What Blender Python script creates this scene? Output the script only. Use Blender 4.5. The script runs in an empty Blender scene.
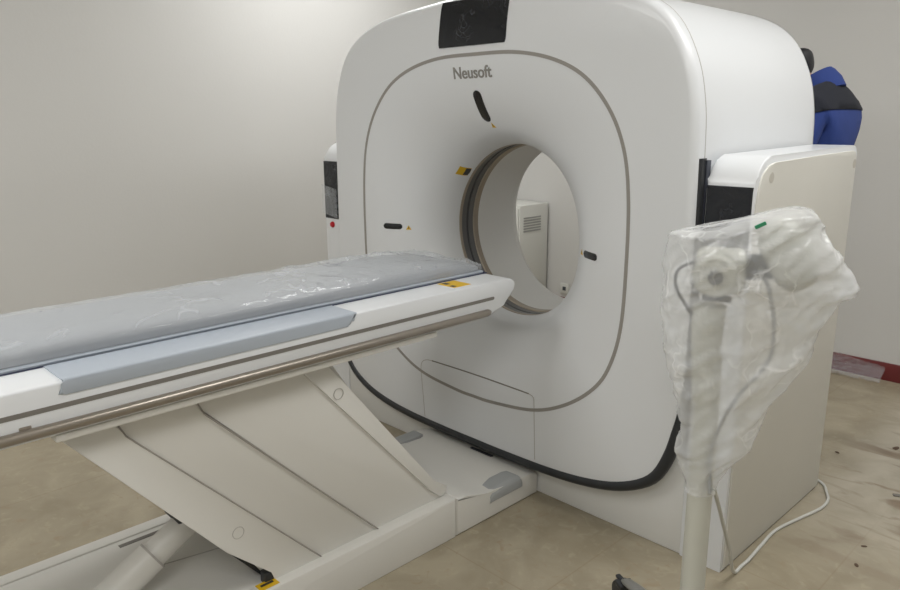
import bpy, bmesh, math, random
from mathutils import Vector, Matrix, noise
random.seed(7)
SC = bpy.context.scene
COL = SC.collection
PI = math.pi

# ------------------------------------------------------------------ materials
def hexc(r, g, b):
    f = lambda c: (c/255/12.92) if c/255 <= .04045 else ((c/255+.055)/1.055)**2.4
    return (f(r), f(g), f(b), 1)

def mat(name, col, rough=.5, metal=0., spec=.5, bump=0., bscale=60., var=0., vscale=3., coat=0., emit=0.):
    m = bpy.data.materials.new(name); m.use_nodes = True
    nt = m.node_tree; b = nt.nodes['Principled BSDF']
    b.inputs['Base Color'].default_value = col
    b.inputs['Roughness'].default_value = rough
    b.inputs['Metallic'].default_value = metal
    b.inputs['Specular IOR Level'].default_value = spec
    b.inputs['Coat Weight'].default_value = coat
    if emit:
        b.inputs['Emission Color'].default_value = col
        b.inputs['Emission Strength'].default_value = emit
    tc = nt.nodes.new('ShaderNodeTexCoord')
    if var:
        n = nt.nodes.new('ShaderNodeTexNoise'); n.inputs['Scale'].default_value = vscale
        n.inputs['Detail'].default_value = 4
        nt.links.new(tc.outputs['Object'], n.inputs['Vector'])
        r = nt.nodes.new('ShaderNodeMix'); r.data_type = 'RGBA'
        r.inputs[6].default_value = tuple(min(1, c*(1-var)) for c in col[:3])+(1,)
        r.inputs[7].default_value = tuple(min(1, c*(1+var)) for c in col[:3])+(1,)
        nt.links.new(n.outputs['Fac'], r.inputs[0]); nt.links.new(r.outputs[2], b.inputs['Base Color'])
    if bump:
        n = nt.nodes.new('ShaderNodeTexNoise'); n.inputs['Scale'].default_value = bscale
        n.inputs['Detail'].default_value = 3
        nt.links.new(tc.outputs['Object'], n.inputs['Vector'])
        bp = nt.nodes.new('ShaderNodeBump'); bp.inputs['Strength'].default_value = bump
        bp.inputs['Distance'].default_value = .002
        nt.links.new(n.outputs['Fac'], bp.inputs['Height']); nt.links.new(bp.outputs['Normal'], b.inputs['Normal'])
    return m

def plastic_film(name, tint, opacity, rough, streak=0., scale=18., bump=.5):
    """thin clear film: mostly see-through, milky along creases to paint in their streak highlights"""
    m = bpy.data.materials.new(name); m.use_nodes = True
    nt = m.node_tree; nt.nodes.clear()
    out = nt.nodes.new('ShaderNodeOutputMaterial')
    tr = nt.nodes.new('ShaderNodeBsdfTransparent'); tr.inputs[0].default_value = (.97, .975, .98, 1)
    p = nt.nodes.new('ShaderNodeBsdfPrincipled')
    p.inputs['Base Color'].default_value = tint; p.inputs['Roughness'].default_value = rough
    p.inputs['Specular IOR Level'].default_value = 1.0
    mx = nt.nodes.new('ShaderNodeMixShader')
    tc = nt.nodes.new('ShaderNodeTexCoord')
    mp = nt.nodes.new('ShaderNodeMapping'); mp.inputs['Rotation'].default_value = (0, .75, 0)
    mp.inputs['Scale'].default_value = (1, 1, .28)
    nt.links.new(tc.outputs['Object'], mp.inputs['Vector'])
    n = nt.nodes.new('ShaderNodeTexNoise'); n.noise_type = 'RIDGED_MULTIFRACTAL'
    n.inputs['Scale'].default_value = scale; n.inputs['Detail'].default_value = 3
    nt.links.new(mp.outputs[0], n.inputs['Vector'])
    mr = nt.nodes.new('ShaderNodeMapRange'); mr.inputs['From Min'].default_value = 1.0; mr.inputs['From Max'].default_value = 1.9
    mr.inputs['To Min'].default_value = opacity; mr.inputs['To Max'].default_value = opacity+streak
    nt.links.new(n.outputs['Fac'], mr.inputs['Value'])
    dn = nt.nodes.new('ShaderNodeTexNoise'); dn.inputs['Scale'].default_value = 6; dn.inputs['Detail'].default_value = 3
    nt.links.new(tc.outputs['Object'], dn.inputs['Vector'])
    dm = nt.nodes.new('ShaderNodeMix'); dm.data_type = 'RGBA'; dm.blend_type = 'ADD'; dm.inputs[0].default_value = .22
    nt.links.new(mp.outputs[0], dm.inputs[6]); nt.links.new(dn.outputs['Color'], dm.inputs[7])
    vo = nt.nodes.new('ShaderNodeTexVoronoi'); vo.feature = 'DISTANCE_TO_EDGE'; vo.inputs['Scale'].default_value = scale*1.1
    nt.links.new(dm.outputs[2], vo.inputs['Vector'])
    v2 = nt.nodes.new('ShaderNodeTexVoronoi'); v2.feature = 'F1'; v2.inputs['Scale'].default_value = scale*1.1
    nt.links.new(dm.outputs[2], v2.inputs['Vector'])
    ce = nt.nodes.new('ShaderNodeMapRange'); ce.inputs['From Min'].default_value = 0; ce.inputs['From Max'].default_value = .07
    ce.inputs['To Min'].default_value = 1; ce.inputs['To Max'].default_value = 0; nt.links.new(vo.outputs['Distance'], ce.inputs['Value'])
    cm = nt.nodes.new('ShaderNodeMapRange'); cm.inputs['From Min'].default_value = .48; cm.inputs['From Max'].default_value = .66
    cm.inputs['To Max'].default_value = streak*1.3; nt.links.new(dn.outputs['Fac'], cm.inputs['Value'])
    cx = nt.nodes.new('ShaderNodeMath'); cx.operation = 'MULTIPLY_ADD'
    nt.links.new(ce.outputs[0], cx.inputs[0]); nt.links.new(cm.outputs[0], cx.inputs[1]); nt.links.new(mr.outputs[0], cx.inputs[2])
    hh = nt.nodes.new('ShaderNodeMath'); hh.operation = 'ADD'
    nt.links.new(n.outputs['Fac'], hh.inputs[0]); nt.links.new(v2.outputs['Distance'], hh.inputs[1])
    bp = nt.nodes.new('ShaderNodeBump'); bp.inputs['Strength'].default_value = bump; bp.inputs['Distance'].default_value = .006
    nt.links.new(hh.outputs[0], bp.inputs['Height']); nt.links.new(bp.outputs[0], p.inputs['Normal'])
    # grazing angles look more opaque
    lw = nt.nodes.new('ShaderNodeLayerWeight'); lw.inputs['Blend'].default_value = .25
    ad = nt.nodes.new('ShaderNodeMath'); ad.operation = 'MULTIPLY_ADD'; ad.inputs[1].default_value = .45
    nt.links.new(lw.outputs['Facing'], ad.inputs[0]); nt.links.new(cx.outputs[0], ad.inputs[2]); ad.use_clamp = True
    nt.links.new(ad.outputs[0], mx.inputs[0]); nt.links.new(tr.outputs[0], mx.inputs[1]); nt.links.new(p.outputs[0], mx.inputs[2])
    nt.links.new(mx.outputs[0], out.inputs[0])
    return m

WHITE = mat('gloss_white_plastic', hexc(224, 226, 228), .32, coat=.15, var=.01)
WHITE2 = mat('satin_white_plastic', hexc(220, 220, 217), .42, bump=.04, bscale=300)
BEIGE = mat('cream_painted_panel', hexc(217, 215, 207), .5, var=.03, vscale=5)
BASEW = mat('warm_white_cover', hexc(217, 215, 209), .42, bump=.03, bscale=200)
GREYLINE = mat('grey_line', hexc(150, 146, 140), .5)
SEAM = mat('seam_grey', hexc(122, 118, 112), .6)
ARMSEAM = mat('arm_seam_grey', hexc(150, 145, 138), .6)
HAIRSEAM = mat('fine_seam_grey', hexc(176, 172, 166), .6)
BLACKGL = mat('black_glass', hexc(24, 26, 30), .18, spec=.6, var=.5, vscale=14, bump=.35, bscale=26)
def add_scuffs(m):
    nt = m.node_tree; b = nt.nodes['Principled BSDF']; tc = nt.nodes.new('ShaderNodeTexCoord')
    n = nt.nodes.new('ShaderNodeTexNoise'); n.inputs['Scale'].default_value = 9; n.inputs['Detail'].default_value = 5
    nt.links.new(tc.outputs['Object'], n.inputs['Vector'])
    dm = nt.nodes.new('ShaderNodeMix'); dm.data_type = 'RGBA'; dm.blend_type = 'ADD'; dm.inputs[0].default_value = .3
    nt.links.new(tc.outputs['Object'], dm.inputs[6]); nt.links.new(n.outputs['Color'], dm.inputs[7])
    v = nt.nodes.new('ShaderNodeTexVoronoi'); v.feature = 'DISTANCE_TO_EDGE'; v.inputs['Scale'].default_value = 22
    nt.links.new(dm.outputs[2], v.inputs['Vector'])
    r1 = nt.nodes.new('ShaderNodeMapRange'); r1.inputs['From Max'].default_value = .05; r1.inputs['To Min'].default_value = 1; r1.inputs['To Max'].default_value = 0
    nt.links.new(v.outputs['Distance'], r1.inputs['Value'])
    r2_ = nt.nodes.new('ShaderNodeMapRange'); r2_.inputs['From Min'].default_value = .5; r2_.inputs['From Max'].default_value = .65; r2_.inputs['To Max'].default_value = .55
    nt.links.new(n.outputs['Fac'], r2_.inputs['Value'])
    mu = nt.nodes.new('ShaderNodeMath'); mu.operation = 'MULTIPLY'; nt.links.new(r1.outputs[0], mu.inputs[0]); nt.links.new(r2_.outputs[0], mu.inputs[1])
    mx = nt.nodes.new('ShaderNodeMix'); mx.data_type = 'RGBA'; mx.inputs[6].default_value = hexc(24, 26, 31); mx.inputs[7].default_value = hexc(120, 122, 128)
    nt.links.new(mu.outputs[0], mx.inputs[0]); nt.links.new(mx.outputs[2], b.inputs['Base Color'])
SCREEN = mat('filmed_black_glass', hexc(24, 26, 30), .2, spec=.5, bump=.6, bscale=22); add_scuffs(SCREEN)
BLACK = mat('black_rubber', hexc(42, 44, 47), .45)
DARKREC = mat('slate_gap_dark', hexc(52, 56, 68), .5)
METAL = mat('satin_steel', hexc(158, 150, 140), .33, metal=.75, bump=.05, bscale=40)
RINGM = mat('champagne_ring', hexc(160, 150, 136), .35, metal=.5)
WINDOW = mat('scan_window_grey', hexc(98, 98, 98), .3)
WINDOW2 = mat('scan_window_dark', hexc(62, 62, 64), .3)
BLUEGREY = mat('blue_grey_plastic', hexc(172, 180, 190), .42, var=.02)
NAVY = mat('navy_edge', hexc(52, 56, 82), .5)
YELLOW = mat('yellow_label', hexc(214, 172, 22), .5)
LOGO = mat('logo_grey', hexc(140, 137, 132), .5)
RED = mat('red_button', hexc(196, 30, 42), .4)
GREYPAD = mat('grey_cap', hexc(160, 162, 162), .5)
MATTR = mat('grey_vinyl', hexc(146, 149, 153), .42, bump=.1, bscale=30)
POLE = mat('putty_paint', hexc(196, 196, 186), .45)
POLED = mat('dark_grey_plastic', hexc(62, 66, 72), .5)
SILVER = mat('cast_silver', hexc(150, 150, 146), .35, metal=.5)
CABLE = mat('white_cable', hexc(200, 200, 194), .5)
FILM = plastic_film('clear_bag_film', (.92, .93, .935, 1), .29, .15, .36, 13., 1.)
FILM2 = plastic_film('clear_cover_film', (.76, .79, .83, 1), .15, .12, .13, 7., .6)
BLUEJ = mat('royal_blue_cloth', hexc(40, 62, 128), .85, bump=.4, bscale=30, var=.15, vscale=12)
BLACKJ = mat('black_cloth', hexc(26, 29, 40), .85, bump=.3, bscale=40)
HAIR = mat('black_hair', hexc(22, 22, 28), .5, bump=.6, bscale=150)
SKIN = mat('skin', hexc(190, 145, 118), .5)
TROUS = mat('dark_trousers', hexc(34, 34, 44), .85)
SHOE = mat('navy_shoe', hexc(36, 30, 66), .5)
CABIN = mat('pale_grey_cabinet', hexc(214, 214, 208), .5)
VENT = mat('vent_grey', hexc(160, 160, 156), .6)
SKIRT = mat('oxblood_skirting', hexc(104, 40, 40), .35, var=.15, vscale=8)
LAMPM = mat('lamp_diffuser', (1, .99, .97, 1), .6, emit=2.)
CEILM = mat('ceiling_paint', hexc(225, 222, 214), .8)

def wall_mat(name, c):
    return mat(name, c, .75, bump=.25, bscale=90, var=.025, vscale=1.3)
WALLM = wall_mat('wall_paint_cream', hexc(209, 208, 205))

def floor_mat():
    m = bpy.data.materials.new('beige_marbled_vinyl_tile'); m.use_nodes = True
    nt = m.node_tree; b = nt.nodes['Principled BSDF']; L = nt.links.new
    tc = nt.nodes.new('ShaderNodeTexCoord')
    def noise_n(scale, det, dist=0.):
        n = nt.nodes.new('ShaderNodeTexNoise'); n.inputs['Scale'].default_value = scale
        n.inputs['Detail'].default_value = det; n.inputs['Distortion'].default_value = dist
        L(tc.outputs['Object'], n.inputs['Vector']); return n
    def mixc(fac, a, c):
        x = nt.nodes.new('ShaderNodeMix'); x.data_type = 'RGBA'
        if hasattr(fac, 'default_value') or hasattr(fac, 'is_output'): L(fac, x.inputs[0])
        for i, v in ((6, a), (7, c)):
            if isinstance(v, tuple): x.inputs[i].default_value = v
            else: L(v, x.inputs[i])
        return x.outputs[2]
    def rng(s, a, c, lo=0., hi=1.):
        r = nt.nodes.new('ShaderNodeMapRange'); r.inputs['From Min'].default_value = a; r.inputs['From Max'].default_value = c
        r.inputs['To Min'].default_value = lo; r.inputs['To Max'].default_value = hi; L(s, r.inputs['Value']); return r.outputs[0]
    base = mixc(rng(noise_n(3.5, 6, 1.2).outputs['Fac'], .35, .65), hexc(146, 136, 115), hexc(166, 156, 135))
    fleck = mixc(rng(noise_n(22, 5, 1.).outputs['Fac'], .56, .72, 0, .35), base, hexc(182, 172, 148))
    fleck2 = mixc(rng(noise_n(15, 6, 2.).outputs['Fac'], .60, .75, 0, .6), fleck, hexc(150, 130, 104))
    # tile joints
    sx = nt.nodes.new('ShaderNodeSeparateXYZ'); L(tc.outputs['Object'], sx.inputs[0])
    def joint(o, off):
        a = nt.nodes.new('ShaderNodeMath'); a.operation = 'ADD'; a.inputs[1].default_value = off; L(o, a.inputs[0])
        p = nt.nodes.new('ShaderNodeMath'); p.operation = 'PINGPONG'; p.inputs[1].default_value = .3; L(a.outputs[0], p.inputs[0])
        return rng(p.outputs[0], 0., .004, .55, 0.)
    j1, j2 = joint(sx.outputs[0], -.26), joint(sx.outputs[1], -.07)
    mxm = nt.nodes.new('ShaderNodeMath'); mxm.operation = 'MAXIMUM'; L(j1, mxm.inputs[0]); L(j2, mxm.inputs[1])
    c = mixc(mxm.outputs[0], fleck2, hexc(138, 122, 98))
    # worn, stained patch beside the scanner: pale dust and brown scuffs
    mask = nt.nodes.new('ShaderNodeMath'); mask.operation = 'MULTIPLY'
    L(rng(sx.outputs[0], -.1, .1), mask.inputs[0]); L(rng(sx.outputs[1], .2, .8), mask.inputs[1])
    mp = nt.nodes.new('ShaderNodeMapping'); mp.inputs['Rotation'].default_value = (0, 0, -.25); mp.inputs['Scale'].default_value = (1.1, 3.6, 1)
    L(tc.outputs['Object'], mp.inputs[0])
    sn = nt.nodes.new('ShaderNodeTexNoise'); sn.inputs['Scale'].default_value = 2.6; sn.inputs['Detail'].default_value = 7; sn.inputs['Distortion'].default_value = .8
    L(mp.outputs[0], sn.inputs['Vector'])
    dust = nt.nodes.new('ShaderNodeMath'); dust.operation = 'MULTIPLY'; dust.inputs[1].default_value = .7; L(mask.outputs[0], dust.inputs[0])
    c2 = mixc(dust.outputs[0], c, mixc(rng(noise_n(5, 5, 1.).outputs['Fac'], .35, .65), hexc(170, 162, 146), hexc(194, 187, 172)))
    st = nt.nodes.new('ShaderNodeMath'); st.operation = 'MULTIPLY'; L(rng(sn.outputs['Fac'], .53, .64, 0, .8), st.inputs[0]); L(mask.outputs[0], st.inputs[1])
    c3 = mixc(st.outputs[0], c2, hexc(120, 100, 80))
    L(c3, b.inputs['Base Color'])
    b.inputs['Roughness'].default_value = .42
    return m
FLOORM = floor_mat()

# ------------------------------------------------------------------ object helpers
def wloc(p):
    v = Vector((0, 0, 0))
    while p is not None: v += p.location; p = p.parent
    return v

def obj(name, V, F, m, parent=None, local=False, smooth=True, angle=35, mats=None, fm=None):
    if parent is not None and not local:
        o_ = wloc(parent); V = [Vector(v)-o_ for v in V]
    me = bpy.data.meshes.new(name); me.from_pydata([tuple(v) for v in V], [], F); me.validate()
    bm = bmesh.new(); bm.from_mesh(me); bmesh.ops.recalc_face_normals(bm, faces=bm.faces); bm.to_mesh(me); bm.free()
    me.materials.append(m)
    for x in (mats or []): me.materials.append(x)
    if fm:
        for p, i in zip(me.polygons, fm): p.material_index = i
    if smooth:
        me.polygons.foreach_set('use_smooth', [True]*len(me.polygons))
        me.set_sharp_from_angle(angle=math.radians(angle))
    o = bpy.data.objects.new(name, me); COL.objects.link(o)
    if parent is not None: o.parent = parent
    return o

def empty(name, loc, rz=0.):
    o = bpy.data.objects.new(name, None); COL.objects.link(o); o.location = loc; o.rotation_euler = (0, 0, rz)
    o.empty_display_size = .1
    return o

def tag(o, label, cat=None, group=None, kind=None):
    if label: o['label'] = label
    if cat: o['category'] = cat
    if group: o['group'] = group
    if kind: o['kind'] = kind
    return o

def struct(o): o['kind'] = 'structure'; return o

class G:
    """geometry collector"""
    def __init__(s): s.V = []; s.F = []
    def add(s, V, F):
        n = len(s.V); s.V += [Vector(v) for v in V]; s.F += [tuple(i+n for i in f) for f in F]; return s
    def bmadd(s, bm):
        bm.verts.index_update(); s.add([v.co.copy() for v in bm.verts], [tuple(v.index for v in f.verts) for f in bm.faces]); bm.free(); return s
    def box(s, x0, x1, y0, y1, z0, z1, bev=0., seg=2, M=None):
        bm = bmesh.new(); bmesh.ops.create_cube(bm, size=1)
        for v in bm.verts: v.co = Vector(((x0+x1)/2+v.co.x*(x1-x0), (y0+y1)/2+v.co.y*(y1-y0), (z0+z1)/2+v.co.z*(z1-z0)))
        if bev: bmesh.ops.bevel(bm, geom=bm.edges[:], offset=bev, segments=seg, profile=.5, affect='EDGES')
        if M: bm.transform(M)
        return s.bmadd(bm)
    def prism(s, poly, axis, a, b, bev=0., seg=2):
        """poly in the two other axes (order x,y,z without axis)"""
        def P(p, t):
            c = list(p); c.insert(axis, t); return Vector(c)
        bm = bmesh.new()
        A = [bm.verts.new(P(p, a)) for p in poly]; B = [bm.verts.new(P(p, b)) for p in poly]
        n = len(poly); bm.faces.new(A); bm.faces.new(B[::-1])
        caps = set()
        for i in range(n):
            bm.faces.new((A[i], A[(i+1) % n], B[(i+1) % n], B[i]))
        if bev:
            ed = [e for e in bm.edges if (e.verts[0] in A and e.verts[1] in A) or (e.verts[0] in B and e.verts[1] in B)]
            bmesh.ops.bevel(bm, geom=ed, offset=bev, segments=seg, profile=.5, affect='EDGES')
        return s.bmadd(bm)
    def tube(s, pts, rad, n=12, cap=True, flat=None):
        pts = [Vector(p) for p in pts]
        R = rad if isinstance(rad, (list, tuple)) else [rad]*len(pts)
        V, F = [], []; up = None
        for i, p in enumerate(pts):
            t = (pts[min(i+1, len(pts)-1)]-pts[max(i-1, 0)]).normalized()
            if up is None:
                up = Vector((0, 0, 1)) if abs(t.z) < .9 else Vector((1, 0, 0))
            a = t.cross(up).normalized(); b = a.cross(t).normalized(); up = b
            for k in range(n):
                w = 2*PI*k/n; V.append(p+a*(R[i]*math.cos(w))+b*(R[i]*math.sin(w)))
        for i in range(len(pts)-1):
            for k in range(n):
                F.append((i*n+k, i*n+(k+1) % n, (i+1)*n+(k+1) % n, (i+1)*n+k))
        if cap: F.append(tuple(range(n))[::-1]); F.append(tuple((len(pts)-1)*n+k for k in range(n)))
        return s.add(V, F)
    def lathe(s, prof, c, axis=(0, 0, 1), n=32):
        """prof: list of (r, h) along axis from point c"""
        ax = Vector(axis).normalized(); a = ax.orthogonal().normalized(); b = ax.cross(a); V, F = [], []
        for r, h in prof:
            for k in range(n):
                w = 2*PI*k/n; V.append(Vector(c)+ax*h+a*(max(r, 1e-4)*math.cos(w))+b*(max(r, 1e-4)*math.sin(w)))
        for i in range(len(prof)-1):
            for k in range(n): F.append((i*n+k, i*n+(k+1) % n, (i+1)*n+(k+1) % n, (i+1)*n+k))
        F.append(tuple(range(n))[::-1]); F.append(tuple((len(prof)-1)*n+k for k in range(n)))
        return s.add(V, F)
    def out(s, name, m, parent=None, **k): return obj(name, s.V, s.F, m, parent, **k)

def arc(cx, cy, r, a0, a1, n=8):
    return [(cx+r*math.cos(math.radians(a0+(a1-a0)*i/n)), cy+r*math.sin(math.radians(a0+(a1-a0)*i/n))) for i in range(n+1)]

def smooth_path(P, n=12):
    P = [Vector(p) for p in P]; Q = [P[0]*2-P[1]]+P+[P[-1]*2-P[-2]]; out = []
    for i in range(1, len(Q)-2):
        a, b, c, d = Q[i-1:i+3]
        for k in range(n):
            t = k/n
            out.append(.5*((2*b)+(c-a)*t+(2*a-5*b+4*c-d)*t*t+(3*b-a-3*c+d)*t**3))
    out.append(P[-1]); return out

# ------------------------------------------------------------------ room
def plane_box(name, x0, x1, y0, y1, z0, z1, m):
    return struct(G().box(x0, x1, y0, y1, z0, z1).out(name, m, smooth=False))
XL, XR, YB, YF, ZC = -3.35, 2.7, 2.41, -3.9, 2.95
plane_box('floor', XL-.1, XR+.1, YF-.1, YB+.1, -.1, 0, FLOORM)
plane_box('ceiling', XL-.1, XR+.1, YF-.1, YB+.1, ZC, ZC+.1, CEILM)
plane_box('wall_left', XL-.1, XL, YF-.1, YB+.1, 0, ZC, WALLM)
plane_box('wall_right', XR, XR+.1, YF-.1, YB+.1, 0, ZC, WALLM)
plane_box('wall_back', XL, XR, YB, YB+.1, 0, ZC, WALLM)
plane_box('wall_front', XL, XR, YF-.1, YF, 0, ZC, WALLM)
def skirting(name, a, b, ax):
    prof = [(0, 0), (.014, 0), (.014, .092), (.009, .1), (0, .1)]
    g = G()
    if ax == 'y': g.prism([(YB-p[0], p[1]) for p in prof], 0, a, b)
    else: g.prism([(XL+p[0], p[1]) for p in prof], 1, a, b)
    return struct(g.out(name, SKIRT))
skirting('baseboard_back', XL, XR, 'y'); skirting('baseboard_left', YF, YB-.015, 'x')

# ------------------------------------------------------------------ CT gantry
CX, CZ = -1.07, .992
RB = .357
ring_pts = [(0, 1.682), (.2, 1.677), (.37, 1.643), (.5, 1.58), (.6, 1.475), (.66, 1.35), (.685, 1.2), (.69, 1.0), (.68, .76), (.635, .6), (.56, .5), (.44, .415), (.3, .362), (.1, .338), (0, .336)]
out_pts = [(0, 1.905), (.3, 1.888), (.54, 1.86), (.70, 1.81), (.80, 1.735), (.865, 1.62), (.895, 1.50), (.905, 1.36), (.91, 1.0), (.91, .6), (.905, .47), (.885, .36), (.83, .26), (.72, .193), (.58, .155), (.4, .135), (.15, .128), (0, .128)]
def closed(P):
    full = P+[(-u, z) for u, z in P[-2:0:-1]]
    n = len(full); out = []
    for i in range(n):
        a, b, c, d = (Vector(full[(i+k-1) % n]) for k in range(4))
        for k in range(8):
            t = k/8
            out.append(.5*((2*b)+(c-a)*t+(2*a-5*b+4*c-d)*t*t+(3*b-a-3*c+d)*t**3))
    return out
RINGC, OUTC = closed(ring_pts), closed(out_pts)
def radial(C, th):
    d = Vector((math.cos(th), math.sin(th))); best = None
    for i in range(len(C)):
        a = C[i]-Vector((0, CZ)); b = C[(i+1) % len(C)]-Vector((0, CZ))
        e = b-a; den = d.x*e.y-d.y*e.x
        if abs(den) < 1e-12: continue
        t = (a.x*e.y-a.y*e.x)/den; s = (a.x*d.y-a.y*d.x)/den
        if t > 0 and -1e-6 <= s <= 1+1e-6 and (best is None or t > best): best = t
    return best
NT = 240
TH = [2*PI*i/NT for i in range(NT)]
RR = [radial(RINGC, t) for t in TH]; RO = [radial(OUTC, t) for t in TH]
def interp(A, th):
    x = (th % (2*PI))/(2*PI)*NT; i = int(x); f = x-i
    return A[i % NT]*(1-f)+A[(i+1) % NT]*f
YFACE, YLIP = -.05, .225
def lean(z): return .5*max(0, z-1.66)**2
def depth(r, rr):
    u = max(0., min(1., 1-(r-RB)/(rr-RB)))
    return YFACE+(YLIP-YFACE)*(1-math.sqrt(max(0, 1-u*u)))
def surf(x, z):
    dx, dz = x-CX, z-CZ; r = math.hypot(dx, dz); th = math.atan2(dz, dx)
    return depth(r, interp(RR, th))+lean(z)
EDGE = .028

gantry = empty('ct_scanner', (CX, .4, 0))
tag(gantry, 'large white ring-shaped CT scanner gantry with round bore and black bumper strip', 'CT scanner')

def loft(rows, name, m, parent, close=True, **k):
    n = len(rows[0]); V = [p for r in rows for p in r]; F = []
    for i in range(len(rows)-1):
        for j in range(n if close else n-1):
            F.append((i*n+j, i*n+(j+1) % n, (i+1)*n+(j+1) % n, (i+1)*n+j))
    return obj(name, V, F, m, parent, **k)
def pol(i, r, y): return Vector((CX+r*math.cos(TH[i]), y, CZ+r*math.sin(TH[i])))
rows = []
for k in range(29):
    s = (k/28)**2
    rows.append([pol(i, RB+(RR[i]-RB)*s, depth(RB+(RR[i]-RB)*s, RR[i])) for i in range(NT)])
for k in range(1, 9):
    rows.append([pol(i, RR[i]+(RO[i]-EDGE-RR[i])*k/8, YFACE) for i in range(NT)])
for k in range(1, 8):
    a = PI/2*k/7
    rows.append([pol(i, RO[i]-EDGE+EDGE*math.sin(a), YFACE+EDGE-EDGE*math.cos(a)) for i in range(NT)])
rows.append([pol(i, RO[i], .006) for i in range(NT)])
rows.append([pol(i, RO[i]-.02, .012) for i in range(NT)])
for r_ in rows:
    for p in r_: p.y += lean(p.z)
loft(rows, 'front_cover', WHITE, gantry, angle=50)
# grey ring line let into the front cover
rows = [[pol(i, RR[i]+d, YFACE-e) for i in range(NT)] for d, e in ((-.0065, -.002), (-.0065, .0012), (.0065, .0012), (.0065, -.002))]
for r_ in rows:
    for p in r_: p.y += lean(p.z)
loft(rows, 'ring_line', GREYLINE, gantry)
# bore rings
def bore_ring(name, prof, m, parent=gantry):
    return loft([[pol(i, r, y) for i in range(0, NT)] for r, y in prof], name, m, parent, angle=30)
bore_ring('bore_front_ring', [(RB, YLIP), (RB-.002, YLIP+.003), (RB-.002, YLIP+.016), (RB+.006, YLIP+.018)], RINGM)
bore_ring('scan_window', [(RB+.006, .243), (RB+.003, .246), (RB+.003, .275), (RB+.010, .276), (RB+.010, .286), (RB+.002, .287), (RB+.002, .315)], WINDOW)
bore_ring('scan_slit', [(RB+.0085, .2765), (RB+.0085, .2855)], WINDOW2)
bore_ring('bore_rear_ring', [(RB+.004, .315), (RB-.003, .318), (RB-.003, .345), (RB+.001, .347)], RINGM)
bore_ring('bore_liner', [(RB, .345), (RB, .45), (RB, .56), (RB+.004, .60)], WHITE2)
# rear cover with its own flare
rows = []
for k in range(15):
    s = (k/14); r2 = RB+.004+.24*s**1.2
    rows.append([pol(i, r2, .60+.285*s) for i in range(NT)])
for k in range(1, 6): rows.append([pol(i, (RB+.244)+(RO[i]-.03-RB-.244)*k/5, .885) for i in range(NT)])
rows.append([pol(i, RO[i]-.008, .88) for i in range(NT)])
rows.append([pol(i, RO[i]-.001, .86) for i in range(NT)])
loft(rows, 'rear_cover', WHITE2, gantry, angle=40)
# wrap-around shell between front and rear covers
rows = [[pol(i, RO[i]-d, y) for i in range(NT)] for d, y in ((.012, .008), (.003, .010), (.002, .4), (.002, .86))]
for r_ in rows[:2]:
    for p in r_: p.y += lean(p.z)
loft(rows, 'housing_shell', WHITE, gantry, angle=40)
rows = [[pol(i, RO[i]+e, y) for i in range(NT)] for e, y in ((-.004, .0065), (.0004, .0065), (.0004, .0100), (-.004, .0100))]
for r_ in rows:
    for p in r_: p.y += lean(p.z)
loft(rows, 'rim_seam', HAIRSEAM, gantry)
# bumper strip: black rubber running round the lower edge of the front cover
bu = []
OC = OUTC
idx = [i for i in range(NT)]
path = []
start = math.atan2(1.33-CZ, .905); 
N2 = 150
for k in range(N2+1):
    th = start-(start*2+PI)*k/N2
    path.append((th, k/N2))
V, F = [], []; ns = 14
for th, q in path:
    r = interp(RO, th); z = CZ+r*math.sin(th)
    f = max(0, min(1, (.72-z)/.38)); f = f*f*(3-2*f)
    rx = .009+(.021-.009)*f; ry = .020+(.023-.020)*f; yc = -.006+(-.036+.006)*f; off = .001-(.006)*f
    # outward normal from neighbours
    p0 = Vector((math.cos(th-.01)*interp(RO, th-.01), math.sin(th-.01)*interp(RO, th-.01)))
    p1 = Vector((math.cos(th+.01)*interp(RO, th+.01), math.sin(th+.01)*interp(RO, th+.01)))
    t = (p1-p0).normalized(); nrm = Vector((t.y, -t.x))
    c = Vector((math.cos(th), math.sin(th)))*r+nrm*off
    for j in range(ns):
        a = 2*PI*j/ns
        V.append((CX+c.x+nrm.x*rx*math.cos(a), yc+ry*math.sin(a), CZ+c.y+nrm.y*rx*math.cos(a)))
for i in range(len(path)-1):
    for j in range(ns): F.append((i*ns+j, i*ns+(j+1) % ns, (i+1)*ns+(j+1) % ns, (i+1)*ns+j))
F.append(tuple(range(ns))); F.append(tuple((len(path)-1)*ns+j for j in range(ns)))
for s_ in (1, -1):
    G().box(*sorted((CX+s_*.895, CX+s_*.9215)), -.004, .02, .5, 1.325).out('gap_dark_strip', DARKREC, gantry)  # dark strip filling the gap between front cover and console
tag(obj('bumper', V, F, BLACK, gantry), 'black rubber bumper along the lower front edge')

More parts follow.
